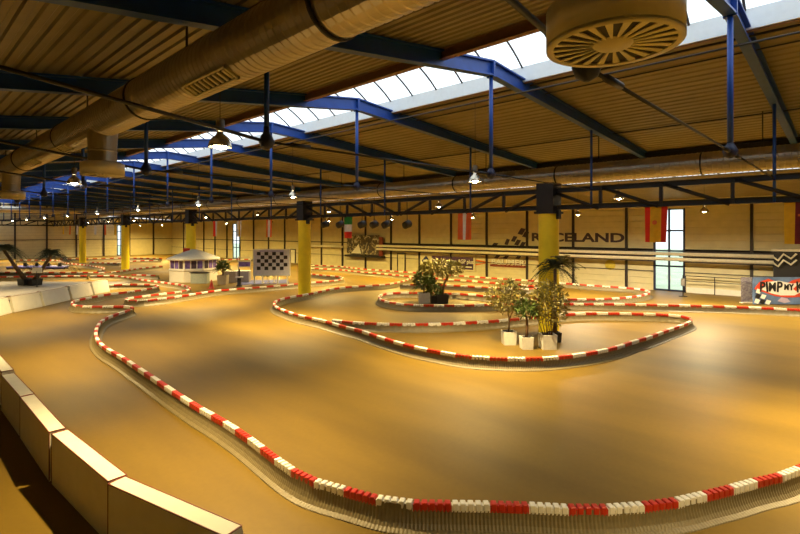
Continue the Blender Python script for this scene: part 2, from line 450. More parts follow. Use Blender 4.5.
# ------------------------------------------------------------------ ducts
def spiral(y0, y1, r, pitch, seg=28):
    mb = MB(); pr = []; y = y0
    while y < y1: pr += [(r, y), (r, y+pitch-.045), (r+.014, y+pitch-.03), (r+.014, y+pitch-.012)]; y += pitch
    pr.append((r, y1))
    mb.lathe(pr, seg, Matrix.Rotation(-PI/2, 4, 'X'), smooth=False); return mb
def duct(name, a, z, r, label, pitch=.2, y0=-11.5, y1=100):
    t = thing(name, label, 'duct', (a, 0, z))
    spiral(y0, y1, r, pitch).build('duct_tube', M_GALV, t)
    y = 4.9
    while y < y1-2:
        MB().lathe([(r+.005, -.03), (r+.035, -.03), (r+.035, .03), (r+.005, .03)], 28, Matrix.Translation((0, y, 0)) @ Matrix.Rotation(-PI/2, 4, 'X'), cap=False).build('duct_flange', M_BLACK, t); y += 6.52
    y = 2.19+.6
    while y < y1-2:                   # straps to the roof
        mb = MB(); mb.box((-.015, y, r-.01), (.015, y+.04, zr(a)-z)); mb.build('duct_strap', M_BLACK, t); y += 6.52
    return t
DA, DZ, DR = 4.0, 7.73, .434
d1 = duct('air_duct', DA, DZ, DR, 'large round spiral duct sweeping overhead from top centre to the left', .16)
d2 = duct('air_duct', 24.2, 7.74, .47, 'long silver round duct running just above the black girder')
# grilles on the large duct
for y in (8.0, 17.8, 22.0, 31, 35, 44, 48):
    g = MB(); M = Matrix.Translation((0, y, 0)) @ Matrix.Rotation(math.radians(116), 4, 'Y')
    f = MB(); L, hh = .78, .15
    for a, b in (((DR-.02, -L, -hh), (DR+.04, L, -hh+.03)), ((DR-.02, -L, hh-.03), (DR+.04, L, hh)), ((DR-.02, -L, -hh), (DR+.04, -L+.04, hh)), ((DR-.02, L-.04, -hh), (DR+.04, L, hh))): f.box(a, b, M)
    fo = f.build('grille_frame', M_GALV_END, d1)
    g.box((DR-.02, -L+.04, -hh+.03), (DR+.012, L-.04, hh-.03), M); g.build('grille_back', M_BLACK, fo)
    n = 9
    for i in range(n):
        yy = -L+.12+i*(2*L-.24)/(n-1); MB().box((DR+.01, yy-.03, -hh+.05), (DR+.035, yy+.03, hh-.05), M).build('grille_louvre', M_GALV_END, fo)
# transverse duct at the far end
t = thing('air_duct', 'wide silver duct crossing the far end of the hall', 'duct', (0, 98, 8.9-.05))
mb = spiral(5.0, 28.6, .5, .5, 20); mb.v = [(y_, x_, z_) for x_, y_, z_ in mb.v]; mb.build('duct_tube', M_GALV, t)
for a in (8, 15, 22): MB().box((a, -.02, .45), (a+.04, .02, min(zr(a), 10.1)-8.85)).build('duct_strap', M_BLACK, t)
t.location.z = 8.35
# round swirl diffusers
M_VANE = mat('cream_vane', (.80, .74, .56), .5)
def make_diffuser():
    t = thing('swirl_diffuser', 'x', 'air diffuser'); R = .51; z0 = 0
    MB().lathe([(R-.01, .03), (R, .0), (R, .30), (R-.06, .33), (.36, .34)], 40).build('drum', M_GALV_END, t)
    MB().lathe([(.33, .32), (.33, .60), (.34, .62), (.34, .64), (.33, .66), (.36, 1.25)], 28, smooth=False).build('neck', M_GALV, t)
    MB().lathe([(R-.04, .012), (R-.04, .03)], 40).build('face_plate', mat('black_recess', (.03, .022, .015), .6), t)
    v = MB(); n = 22
    for i in range(n):
        M = Matrix.Rotation(2*PI*i/n, 4, 'Z'); wi, wo = .008, .030
        v.add([(.15, -wi, .0), (R-.05, -wo, .0), (R-.05, wo, -.004), (.15, wi, -.004), (.15, -wi, .008), (R-.05, -wo, .008), (R-.05, wo, .008), (.15, wi, .008)],
              [(0,3,2,1),(4,5,6,7),(0,1,5,4),(1,2,6,5),(2,3,7,6),(3,0,4,7)], M=M)
    v.build('vane', M_VANE, t)
    MB().lathe([(.02, -.02), (.13, -.016), (.16, .01)], 20).build('hub', M_GALV_END, t)
    MB().lathe([(R-.055, -.01), (R, -.01), (R, .02), (R-.055, .02), (R-.055, -.01)], 40, cap=False).build('rim', M_GALV_END, t)
    return t
df = make_diffuser(); df.location = (DA, 1.43, 6.29)
df['label'] = 'big cream drum air diffuser with radial vanes at the top right'; df['group'] = 'round diffusers under the big duct'
DL = ['cream round diffuser on a short neck under the big duct', 'small cream round diffuser at the left edge under the duct']
for k in range(2): dup(df, (DA, 1.43+13.04*(k+1), 6.29), label=DL[k], group='round diffusers under the big duct')
# ------------------------------------------------------------------ hanging bell lamps
M_BULB = mat('lit_bulb', (1, .9, .6), .4, 0, .02, emit=(1, .84, .50), es=70)
M_REFL = mat('lamp_aluminium', (.62, .56, .44), .25, .8)
def make_lamp():
    t = thing('bell_lamp', 'x', 'lamp')     # origin at the rim
    prof = [(.25, 0), (.245, .03), (.22, .11), (.17, .19), (.10, .25), (.07, .30), (.07, .33)]
    inner = [(r-.012, z) for r, z in reversed(prof)]
    MB().lathe(prof+inner, 22, cap=False).build('reflector', M_REFL, t)
    MB().lathe([(.055, .34), (.07, .35), (.07, .38), (.05, .39), (.09, .40), (.09, .58), (.06, .60)], 14, smooth=False).build('ballast_case', mat('lamp_grey', (.22, .2, .17), .4, .5), t)
    MB().lathe([(.01, -.05), (.08, -.03), (.13, .03), (.12, .12), (.03, .25)], 16).build('bulb', M_BULB, t)
    return t
lamp0 = make_lamp()
lamps = []
for s_ in (-1.8, 10, 21.5, 33, 44.5, 56): lamps.append((5.0, s_, 6.62))
for s_ in (10.3, 21.9, 33.1, 44.6, 56, 67.5, 79, 90.5, 102): lamps.append((15.0, s_, 6.65))
for s_ in (9.0, 20.8, 32.7, 44.0, 55.5, 67, 79, 91, 102.5): lamps.append((26.0, s_, 6.5))
for s_ in (-2, 7.0, 15.0, 24.3, 34, 44, 56, 68, 80, 92, 103): lamps.append((35.0, s_, 6.05))
lamps += [(15, -1.2, 6.65), (26, -2.5, 6.5)]
ROW = {5.0: 'row under the big duct', 15.0: 'row below the skylight', 26.0: 'row beyond the black girder', 35.0: 'row in the far side aisle'}
cnt = {}
MB().tube([(15.0, S0+.1, 9.56), (15.0, S1-.1, 9.56)], .03, 6).build('lamp_rail', M_BLACK, label='thin rail under the roof frames carrying the middle row of lamps', cat='rail')
for i, (a, s_, z) in enumerate(lamps):
    o = dup(lamp0, (a, s_, z))
    c = cnt.get(a, 0); cnt[a] = c+1
    if a == 5.0 and s_ == 10: lb = 'brightest bell lamp, hanging large beside the big duct'
    elif s_ < 0 and a == 5.0: lb = 'bell lamp hanging beside the camera, out of the picture'
    elif s_ < 0: lb = 'lit bell lamp beyond the right edge, %s' % ROW[float(a)]
    else: lb = 'lit bell lamp, %s nearest in the %s' % (ORD[c], ROW[float(a)])
    o['label'] = lb; o['group'] = 'hanging bell lamps'
    ztop = (zr(a) if a < AE else zr2(a)) if a != 15 else 9.57
    MB().tube([(0, 0, .59), (0, 0, ztop-z)], .008, 5).build('suspension_wire', M_BLACK, o)
    L = bpy.data.lights.new('lamp_light', 'SPOT'); L.energy = LAMP_W*{5.0: .6, 15.0: 1.05, 26.0: .52, 35.0: .75}[float(a)]; L.shadow_soft_size = .1; L.spot_size = math.radians({5.0: 112, 15.0: 114, 26.0: 124, 35.0: 170}[float(a)]); L.spot_blend = 1.0 if a < 20 else .8
    L.color = LAMP_COL if a != 35 else (LAMP_COL2 if s_ < 20 else (1, .70, .18))
    lo = bpy.data.objects.new('lamp_light', L); COL.objects.link(lo); lo.parent = o; lo.location = (0, 0, -.07)

def drop(o):
    for c in list(o.children): drop(c)
    bpy.data.objects.remove(o)
drop(lamp0)
# ------------------------------------------------------------------ track barriers
def cat(pts, step=.3, smooth=3):
    q = [pts[0]]+pts+[pts[-1]]; out = []
    for i in range(1, len(q)-2):
        p0, p1, p2, p3 = q[i-1], q[i], q[i+1], q[i+2]; n = max(2, int((p2-p1).length/step))
        for k in range(n):
            t = k/n
            out.append(.5*((2*p1)+(-p0+p2)*t+(2*p0-5*p1+4*p2-p3)*t*t+(-p0+3*p1-3*p2+p3)*t**3))
    out.append(pts[-1])
    # even spacing
    def even(ps, st):
        r = [ps[0]]; acc = 0
        for a, b in zip(ps, ps[1:]):
            d = (b-a).length
            while acc+d >= st and d > 1e-9:
                f = (st-acc)/d; a = a+(b-a)*f; r.append(a.copy()); d = (b-a).length; acc = 0
            acc += d
        return r
    out = even(out, step)
    for _ in range(smooth): out = [out[0]]+[(out[i-1]+out[i]*2+out[i+1])/4 for i in range(1, len(out)-1)]+[out[-1]]
    return out, even
MODL, TP = .62, .124
def cap_mesh(name, m):
    mb = MB()
    for i in range(5):
        x = -MODL/2+TP*(i+.5); mb.cbox((x-.045, -.066, .305), (x+.045, .066, .425), .010)
    mb.box((-MODL/2, -.05, .28), (MODL/2, .05, .39))
    me = mb.mesh(name); me.materials.append(m); return me
CAP_R = cap_mesh('red_cap', M_RED); CAP_W = cap_mesh('white_cap', M_WHITE)
HB = .415
def barrier(px, label, fine=False, smooth=3, flip=0):
    pts = [P(x, y, HB) for x, y in px]
    for p in pts: p.z = 0
    path, even = cat(pts, .15, smooth)
    org = path[0].copy(); t = thing('track_barrier', label, 'barrier', org, 0, 'red and white track barriers')
    st = .031 if fine else .16
    fp = even(path, st)
    prof = [(-.24, 0), (-.23, .02), (-.145, .05), (-.095, .11), (-.062, .19), (-.046, .27), (-.042, .38), (.042, .38), (.046, .27), (.062, .19), (.095, .11), (.145, .05), (.23, .02), (.24, 0)]
    n = len(prof); vs = []; fs = []
    for i, p in enumerate(fp):
        w_ = 3 if fine else 1
        d = (fp[min(i+w_, len(fp)-1)]-fp[max(i-w_, 0)]).normalized(); nn = Vector((-d.y, d.x, 0))
        rib = (.011 if i % 2 else -.004)
        for j, (u, z) in enumerate(prof):
            k = rib if 0 < j < n-1 and j not in (6, 7) else 0
            vs.append(tuple(p-org+nn*(u+(k if u > 0 else -k))+Vector((0, 0, z))))
    for i in range(len(fp)-1):
        for j in range(n-1): fs.append((i*n+j, (i+1)*n+j, (i+1)*n+j+1, i*n+j+1))
        fs.append((i*n, i*n+n-1, (i+1)*n+n-1, (i+1)*n))
    m = MB(); m.add(vs, fs); m.build('ribbed_skirt', M_SKIRT, t)
    mods = even(path, MODL)
    for i in range(len(mods)-1):
        a, b = mods[i], mods[i+1]; c = (a+b)/2-org; red = (i+flip) % 2
        o = bpy.data.objects.new('red_cap' if red else 'white_cap', CAP_R if red else CAP_W)
        COL.objects.link(o); o.parent = t; o.location = c; o.rotation_euler = (0, 0, math.atan2(b.y-a.y, b.x-a.x))
        o['label'] = 'red cap block' if red else 'white cap block'
    return t
A = [(980,372),(910,405),(850,440),(825,456),(799,467),(779,475),(755,479.5),(730,487),(707,492),(685,498),(652,502.5),(620,505.5),(597,506.5),(564,506),(524,503.5),(483,502.5),(436,502),(411,501.5),(391,500),(373,496),(355.6,490.5),(325.5,483),(305,476),(286.6,465),(273,455),(245,434),(219,417.5),(200,407),(176,392),(161,382),(147.5,373),(135,365),(124,357.5),(112.5,351),(104,346),(98,340),(96,335),(96,330),(98,325),(102,320),(109,316),(117.5,313),(127.5,310),(133,307.7),(130,306),(118,305.7),(102.5,306),(85,305.8),(76,305),(72,302.7),(73,300.7),(79.5,299),(94.5,296),(105,294),(118.5,292.2),(130.5,291),(144,289),(154.5,287.2),(158.3,286),(156,284.8),(148,284.2),(134,284),(118.5,284.2),(105,285)]
barrier(A[:44], 'long red and white track barrier curving across the whole foreground', True)
barrier(A[43:], 'winding red and white barrier in front of the slanted white blocks at left', flip=1)
B = [(90,275.6),(102,275.3),(114,275.4),(123,276.2),(132,277.5),(142,279.3),(150,280.3),(159,281.4),(168,282.6),(178.5,284),(186,285.6),(190,287.6),(187,289.7),(178.5,291.3),(168,292.5),(153,294.3),(138,296),(128,297.5),(125,299),(130,300),(139.5,300.2),(150,299.3),(168,297.3),(181.5,295.3),(195,293.3),(207,291.3),(223.5,289.3),(241.5,288),(256.5,286.8),(276,285.2),(294,283.8),(305,282.5),(315.5,281.5),(329,280.8),(339.5,279.4),(343,277.6),(339.5,276.2),(328,275.3),(318.5,274.3),(311,273.5),(300,272.6)]
barrier(B, 'long red and white barrier from a hairpin by the kiosk past the chequered board')
C = [(320,319),(305,316),(294.5,313.5),(285,310),(276.5,306.5),(274,302.5),(279,299),(288.5,296.7),(300.5,294.7),(311,293),(324,290),(330.5,288.5),(341,287),(353,286),(365,285.2),(376.5,284.7),(388.5,283.6),(396,282.3),(403.5,280.5),(409.5,278.3),(412,276.8)]
barrier(C, 'red and white barrier rounding the tip of the peninsula by the yellow column')
C2 = [(320,319),(331,322),(345,326),(360,329.5),(375,334.5),(392.5,340),(412.5,345.5),(437.5,350.5),(469,355.5),(506.6,357.5),(542,357.3),(571.6,354.5),(597.6,350.5),(617,346),(632,341),(648,336.5),(664,330.6),(680.5,325),(691,320.5),(690,317.3),(680.5,315),(661,313.6),(638,313),(615.5,312.6),(593,312.6),(571.6,313.2),(541,315.5),(518,318),(494.5,320),(472.5,321.5),(450,322.6),(422.5,323.3),(396,323.2),(369,322.5),(345,320.8),(330,319)]
barrier(C2[:20], 'red and white barrier sweeping in front of the three white plant tubs', True)
barrier(C2[19:], 'straighter red and white barrier behind the plant tubs', flip=1)
D1 = [(311,264.8),(340,266),(360,268.4),(375,269.4),(390,270.6),(405,271.5),(425,272.6),(456,275),(478.5,276.6),(500,278),(535,280.3),(570.5,283.2),(588.5,284.6),(605,285.7),(624.5,286.9),(638,288.2),(648,290.3),(649,292.5),(641,294.8),(624.5,297),(606,298.1),(590,298.5),(566,298.6),(540,298),(515,297),(488.5,295.6),(478,294.4),(456,293),(438,292.6),(420,292.4),(406.5,292),(393,292.3),(384,293.4),(379,295.6),(381,299),(391.5,302),(408,304),(429,304.7),(450,304.7),(471,304.3),(500,303.7),(540,303.3),(572,303.2),(608,303.2),(627.5,303.6),(648.5,304),(668,304.4),(689,304.9),(711.6,305.4),(733,306.1),(757,307),(780.6,308),(800,309),(825,310.2),(900,313),(1000,318)]
barrier(D1[:18], 'long barrier with pale caps following the foot of the sign wall')
barrier(D1[17:34], 'middle barrier behind the planted oval island', flip=1)
barrier(D1[33:], 'red and white barrier from the planted oval island to the right edge')
barrier([(311,267.9),(324.5,268.5),(339.5,269.3),(353,270.8),(363.5,271.8),(377,272.8),(390,274),(400.5,275.2),(415,276.2),(430,277.4),(451,279.2),(465,280),(477,281),(488.5,282),(505,283.3),(526,285),(538,286.4),(536,288.3),(515,288.2),(490,287.4),(477,286.3),(462,285.5),(450,284.8),(435,284.2),(421.5,284),(406.5,284),(397,284)], 'second barrier out from the sign wall, looping behind the plants')
far = [([(0,271.8),(30,272),(57,272),(85,272),(112,271.8),(135,268.6),(147,267.2),(163,265.6)], 'far barrier bending towards the left side of the kiosk'),
 ([(0,276.3),(30,276),(60,275.6),(84,275.5),(89.5,275.5)], 'straight barrier behind the slanted white blocks at far left'),
 ([(16,259.7),(42,259.8),(58.5,260.3),(64,262.5),(72,263.5),(84,264.5),(96,266.2),(104,267.8),(103,269.3),(97.5,270.4)], 'far barrier curving in front of the leftmost yellow column'),
 ([(60,258.6),(81,258.5),(105,258.1),(132,257.8),(163,258.2)], 'farthest barrier along the foot of the end wall'),
 ([(90,261.8),(105,262.6),(120,262.9),(128,261.2),(142.5,260.3),(163,259.8)], 'far barrier crossing behind the slim yellow column'),
 ([(132,274.2),(145.5,274.6),(160,275.2)], 'short dull barrier left of the kiosk'),
 ([(216,259.6),(240,259),(254,258.8)], 'short orange lit barrier between kiosk and chequered board')]
for i, (pl, lb) in enumerate(far): barrier(pl, lb, flip=i % 2)

# ------------------------------------------------------------------ white blocks
BH = .95
def make_block():
    t = thing('barrier_block', 'x', 'barrier block'); L = 2.52
    # local x along the block, +y the sloping side
    pr = [(0, 0), (.50, 0), (.50, .06), (.27, BH), (0, BH)]
    MB().prism(pr, 0, L, axis='x').build('body', M_BLOCK, t)
    e = MB()
    for y_, z_ in ((0, BH), (.27, BH)): e.box((0, y_-.006, z_-.008), (L, y_+.006, z_+.008))
    for x in (0, L):
        e.box((x-.008, -.006, .02), (x+.008, .008, BH)); e.box((x-.008, 0, BH-.008), (x+.008, .27, BH+.008))
    e.build('edge_strip', M_EDGE, t)
    f = MB(); f.box((L, .06, .15), (L+.06, .2, BH-.2)); f.build('coupling', M_BLACK, t)
    return t
bl = make_block(); first = True
near = [((1.5,371.8), (-20,346), 'foreground white barrier block farthest up the left edge'), ((20,396.5), (0,373.5), 'foreground white barrier block cut by the left edge'), ((48,431), (20,397), 'white barrier block, third from the bottom of the frame'), ((105.6,479.5), (51.6,434), 'white barrier block with its full side visible, second from the bottom'), ((219,534), (108,484), 'largest white barrier block at the bottom edge')]
prev = None
for (q0, q1, lb) in reversed(near):
    a = P(*q0, BH); b = P(*q1, BH)
    if lb.startswith('foreground'): a = a; 
    ang = math.atan2(b.y-a.y, b.x-a.x)
    # local +y must point away from the camera: rotate so that x runs b->a
    ang2 = math.atan2(a.y-b.y, a.x-b.x); 
    s = a if lb.startswith('foreground') else b
    if lb.startswith('foreground'): org = a-Vector((math.cos(ang2), math.sin(ang2), 0))*2.52
    else: org = b
    org.z = 0
    ln = (a-b).length/2.58 if not lb.startswith('foreground') else 1.0
    if first: o = bl; first = False; o.location = org; o.rotation_euler = (0, 0, ang2); o['label'] = lb; o['group'] = 'white barrier blocks'
    else: o = dup(bl, org, ang2, label=lb, group='white barrier blocks')
    o.scale = (ln, 1, 1)
dirv = (P(0,373.5,BH)-P(20,396.5,BH)); 
SL = ['slanted white block, leftmost and partly cut off by the frame edge', 'slanted white block next to the palm foot', 'slanted white block in the middle of the left row', 'slanted white block where the winding barrier starts', 'slanted white block at the right end of the left row']
bot = [((-14,319.5), (12,313)), ((13,312.7), (42.5,306.8)), ((43.5,306.5), (70.5,300)), ((71.5,299.7), (93,295)), ((94,294.8), (110,291.8))]
for (q0, q1), lb in zip(bot, SL):
    a = P(*q0); b = P(*q1); ang = math.atan2(a.y-b.y, a.x-b.x)
    n = Vector((-math.sin(ang), math.cos(ang), 0))
    org = b-n*.50
    # sloping side (+y local) must face the track; check and turn when needed
    o = dup(bl, org, ang, label=lb, group='white barrier blocks')
    if n.dot(-FW+RT*.8) < 0:
        ang += PI; n = -n; o.location = a-n*.50; o.rotation_euler = (0, 0, ang)
    o.scale = ((a-b).length/2.66, 1, 1)
# pale platform behind the slanted blocks
mb = MB(); pl = [cw(-36.5, 33.5), cw(-24.6, 33.5), cw(-24.6, 44.5), cw(-36.5, 44.5)]
mb.prism([(p.x, p.y) for p in pl], 0, .28, axis='z')
mb.build('platform', mat('pale_platform', (.24, .225, .21), .6), label='low pale platform with palms behind the slanted white blocks', cat='platform')

# ------------------------------------------------------------------ plants
def foliage_blades(c, n, L, wd, droop, spread=1.0, seed=1, up=.5, leaflets=False):
    rnd = random.Random(seed); mb = MB(); c = Vector(c)
    for i in range(n):
        az = rnd.uniform(0, 2*PI); el = rnd.uniform(-.1, 1.3)*up+.1; l = L*rnd.uniform(.65, 1.05)
        d = Vector((math.cos(az)*math.cos(el), math.sin(az)*math.cos(el), math.sin(el))); side = Vector((-math.sin(az), math.cos(az), 0))
        pts = []
        for k in range(6):
            t = k/5; p = c+d*l*t*spread; p.z -= droop*l*t*t; pts.append((p, wd*math.sin(PI*(.12+.88*t))**.6*(1-.55*t)))
        vs = []; fs = []
        for p, w_ in pts:
            vs += [tuple(p-side*w_), tuple(p+Vector((0, 0, -w_*.35))), tuple(p+side*w_)]
        for k in range(5):
            a = k*3; fs += [(a, a+1, a+4, a+3), (a+1, a+2, a+5, a+4)]
        if leaflets:
            for k in range(1, 14):
                t = k/14; p = c+d*l*t*spread; p.z -= droop*l*t*t
                for sg in (-1, 1):
                    e = p+side*sg*wd*4.5*math.sin(PI*(.15+.8*t))+d*wd*2.2-Vector((0, 0, wd*1.6)); o = len(vs)
                    vs += [tuple(p-d*.018), tuple(p+d*.018), tuple(e)]; fs.append((o, o+1, o+2))
            fs = fs[10:]; 
            for (p, _), (q, _) in zip(pts, pts[1:]):
                o = len(vs); u = Vector((0, 0, .012)); vs += [tuple(p-u), tuple(q-u), tuple(q+u), tuple(p+u)]; fs.append((o, o+1, o+2, o+3))
        mb.add(vs, fs)
    return mb
def foliage_cloud(c, rad, n, leaf, seed=1):
    rnd = random.Random(seed); mb = MB(); c = Vector(c)
    for i in range(n):
        while 1:
            u = Vector((rnd.uniform(-1, 1), rnd.uniform(-1, 1), rnd.uniform(-1, 1)))
            if .15 < u.length < 1: break
        p = c+Vector((u.x*rad[0], u.y*rad[1], u.z*rad[2]))
        d = Vector((u.x+rnd.gauss(0, .5), u.y+rnd.gauss(0, .5), rnd.gauss(.1, .6))).normalized(); s = d.cross(Vector((rnd.random(), rnd.random(), rnd.random()))).normalized()
        l = leaf*rnd.uniform(.6, 1.2); w_ = l*.22
        mb.add([tuple(p), tuple(p+d*l*.5+s*w_), tuple(p+d*l), tuple(p+d*l*.5-s*w_)], [(0, 1, 2, 3)])
    return mb
M_LEAFD = mat('dark_palm_leaf', (.035, .05, .02), .5, 0, .3, 8)
M_LEAFG = mat('green_leaf', (.10, .15, .035), .5, 0, .3, 8)
M_LEAFY = mat('yellow_green_leaf', (.22, .19, .05), .55, 0, .25, 8)
M_TRUNK = mat('plant_trunk', (.16, .09, .04), .8, 0, .25, 14, .5)
M_SOIL = mat('potting_soil', (.05, .03, .02), .95, 0, .3, 30)
M_POT = mat('white_grey_tub', (.62, .61, .55), .55)
M_POTB = mat('black_pot', (.02, .02, .022), .45)
def tub(t, w_, h, m):
    mb = MB(); o, i = w_/2, w_/2-.04; b = w_/2*.9
    mb.add([(-b,-b,0),(b,-b,0),(b,b,0),(-b,b,0),(-o,-o,h),(o,-o,h),(o,o,h),(-o,o,h),(-i,-i,h),(i,-i,h),(i,i,h),(-i,i,h),(-i,-i,h-.08),(i,-i,h-.08),(i,i,h-.08),(-i,i,h-.08)],
           [(0,3,2,1),(0,1,5,4),(1,2,6,5),(2,3,7,6),(3,0,4,7),(4,5,9,8),(5,6,10,9),(6,7,11,10),(7,4,8,11),(8,9,13,12),(9,10,14,13),(10,11,15,14),(11,8,12,15)])
    mb.build('tub', m, t)
    MB().box((-i, -i, h-.14), (i, i, h-.07)).build('soil', M_SOIL, t)
def plant(name, px, w_, h, m, label, rz=.8):
    p = P(*px); p.z = 0; t = thing(name, label, 'plant', p, rz, 'potted plants along the track'); tub(t, w_, h, m); return t
KX = RT.copy()
def loc_of(t, dx, dz, dy=0):        # offset to the viewer's right / up, in the plant's own axes
    v = RT*dx+FW*dy; a = -t.rotation_euler.z
    return Vector((v.x*math.cos(a)-v.y*math.sin(a), v.x*math.sin(a)+v.y*math.cos(a), dz))
# left tub: airy tree with a palm-like top
t = plant('potted_tree', (508.7, 344), .56, .56, M_POT, 'potted tree in white tub, leftmost of the three by the nearest column')
top = loc_of(t, .12, 1.9)
MB().tube([(0, 0, .42), loc_of(t, .02, 1.0), loc_of(t, -.04, 1.5), top], [.045, .035, .03, .02]).build('trunk', M_TRUNK, t)
MB().tube([loc_of(t, .0, 1.0), loc_of(t, .3, 1.7), loc_of(t, .45, 2.2)], [.03, .02, .015]).build('trunk', M_TRUNK, t)
foliage_cloud(loc_of(t, -.05, 2.0), (.92, .9, .68), 1300, .17, 3).build('foliage', M_LEAFY, t)
foliage_blades(loc_of(t, .1, 2.6), 40, .8, .03, .6, 1, 5, .9).build('crown', M_LEAFY, t)
foliage_blades(loc_of(t, .05, 2.6), 18, .55, .035, .5, 1, 6, .4).build('crown_tuft', M_LEAFD, t)
# middle tub
t = plant('potted_shrub', (526.3, 348.5), .48, .50, M_POT, 'small dark potted shrub in the middle white tub')
MB().tube([(0, 0, .4), loc_of(t, .03, .95), loc_of(t, 0, 1.5)], [.07, .06, .03]).build('trunk', M_TRUNK, t)
foliage_cloud(loc_of(t, .02, 1.6), (.5, .5, .35), 420, .2, 9).build('foliage', M_LEAFG, t)
# right tub: bamboo-like bush
t = plant('potted_bamboo', (547.5, 348.3), .62, .60, M_POT, 'bushy potted bamboo in the right white tub, in front of the column')
for i in range(7):
    a = loc_of(t, -.16+.055*i, .5, random.uniform(-.12, .12)); b = loc_of(t, -.7+.22*i, 2.0+random.uniform(-.2, .3), random.uniform(-.4, .4))
    MB().tube([a, (a+b)/2+Vector((0, 0, .1)), b], [.022, .017, .01], 6).build('cane', M_TRUNK, t)
foliage_cloud(loc_of(t, .08, 1.85, 0), (.82, .75, .95), 1700, .17, 12).build('foliage', M_LEAFY, t)
# palm beside the column
t = plant('potted_palm', (555, 341.5), .45, .42, M_POTB, 'tall dark palm whose crown leans over the right of the column')
MB().tube([(0, 0, .3), loc_of(t, .02, 1.5), loc_of(t, 0, 3.2)], [.09, .075, .07]).build('trunk', M_TRUNK, t)
foliage_blades(loc_of(t, 0, 3.25), 40, 1.35, .05, .8, 1, 21, .9, True).build('crown', M_LEAFD, t)
foliage_blades(loc_of(t, .3, 3.4), 20, 1.1, .05, .6, 1, 22, .9, True).build('young_frond', M_LEAFY, t)
# oval island plants
t = plant('potted_shrub', (424, 303), .75, .7, M_POT, 'potted shrub in a pale tub on the oval island')
MB().tube([(0, 0, .6), (0, 0, 1.3)], .05).build('trunk', M_TRUNK, t)
foliage_cloud((0, 0, 1.55), (.65, .65, .6), 500, .28, 31).build('foliage', M_LEAFG, t)
foliage_blades((0, 0, 1.2), 14, 1.6, .07, .5, 1, 32, .8).build('frond', M_LEAFG, t)
t = plant('potted_shrub', (434, 303), .5, .5, M_POTB, 'small green shrub between the pale tub and the black tub on the island')
foliage_cloud((0, 0, .95), (.5, .5, .55), 400, .25, 41).build('foliage', M_LEAFG, t)
t = plant('potted_tree', (442.5, 303), .75, .62, M_POTB, 'leaning potted tree in a black tub on the oval island')
MB().tube([(0, 0, .5), loc_of(t, .1, 1.3), loc_of(t, .5, 2.0), loc_of(t, .6, 2.5)], [.09, .08, .06, .04]).build('trunk', M_TRUNK, t)
foliage_cloud(loc_of(t, -.1, 2.35), (1.5, 1.5, .55), 900, .3, 43).build('foliage', M_LEAFY, t)
foliage_blades(loc_of(t, .6, 2.7), 14, .8, .06, .6, 1, 44, .6).build('crown', M_LEAFD, t)
# palms at far left
def big_palm(px, label, leanx, h, seed, m):
    p = P(*px); t = thing('palm', label, 'plant', (p.x, p.y, .28), .4); q = loc_of(t, leanx, h)
    tub(t, .9, .55, M_POTB)
    MB().tube([(0, 0, .4), q*.5+Vector((0, 0, .15)), q], [.2, .15, .12]).build('trunk', M_TRUNK, t)
    foliage_blades(q, 60, 2.3, .08, 1.05, 1, seed, .9, True).build('crown', m, t)
big_palm((26, 288.5), 'large dark palm leaning left at the left edge', -1.9, 3.0, 51, M_LEAFD)
big_palm((34, 288.5), 'thin palm leaning right beside the dark palm', 1.5, 2.6, 52, M_LEAFD)
p = P(37, 287, .28); t = thing('notice_stand', 'white notice board on a post beside the left palms', 'sign', (p.x, p.y, .28), -YAW)
MB().tube([(0, 0, 0), (0, 0, 1.3)], .04).build('post', M_BLACK, t)
MB().cbox((-.4, -.03, 1.15), (.4, .03, 1.6), .01).build('board', M_WHITE, t)

# ------------------------------------------------------------------ kiosk and lounge
M_KW = mat('kiosk_white', (.78, .74, .62), .5, 0, .04)
M_PURP = mat('poster_purple', (.16, .10, .34), .5, 0, .6, 3)
M_DARK = mat('poster_dark', (.05, .03, .05), .5, 0, .5, 3)
kc = cw(-20.5, 48.6)
t = thing('kiosk', 'white eight sided kiosk with a pale pyramid roof and picture band', 'kiosk', kc, -YAW+PI/8)
def octo(r, n=8, ph=0): return [(r*math.cos(2*PI*(i+.5)/n+ph), r*math.sin(2*PI*(i+.5)/n+ph)) for i in range(n)]
MB().prism(octo(2.35), 0, 1.12, axis='z').build('lower_wall', M_KW, t)
MB().prism(octo(2.42), 1.12, 1.2, axis='z').build('counter_ledge', M_WHITE, t)
MB().prism(octo(2.30), 1.2, 2.12, axis='z').build('window_band', M_KW, t)
rf = MB(); o = octo(2.62); 
rf.add([(x, y, 2.12) for x, y in o]+[(x, y, 2.22) for x, y in o]+[(x*.14, y*.14, 3.08) for x, y in o],
       [tuple(range(8))]+[(i, (i+1) % 8, 8+(i+1) % 8, 8+i) for i in range(8)]+[(8+i, 8+(i+1) % 8, 16+(i+1) % 8, 16+i) for i in range(8)]+[tuple(range(16, 24))])
rf.build('roof', M_KW, t)
R = 2.30*math.cos(PI/8)
for i in range(8):
    M = Matrix.Rotation(2*PI*i/8, 4, 'Z')
    for j, yy in enumerate((-.55, 0, .55)):
        MB().box((R-.01, yy-.22, 1.3), (R+.03, yy+.22, 2.05), M).build('picture_panel', (M_PURP, M_DARK, M_PURP)[(i+j) % 3], t)
p = cw(-21.1, 48.3, 0)
v = Matrix.Rotation(-t.rotation_euler.z, 4, 'Z') @ (p-kc)
MB().box((v.x-.3, v.y-.3, 2.8), (v.x+.3, v.y+.3, 3.2)).build('roof_sign', M_RED, t)
p = cw(-18.7, 45.7)
t = thing('serving_counter', 'grey green serving counter at the right side of the kiosk', 'counter', p, -YAW)
MB().cbox((-.75, -.35, 0), (.75, .35, 1.0), .02).build('body', mat('grey_green_panel', (.34, .38, .33), .5), t)
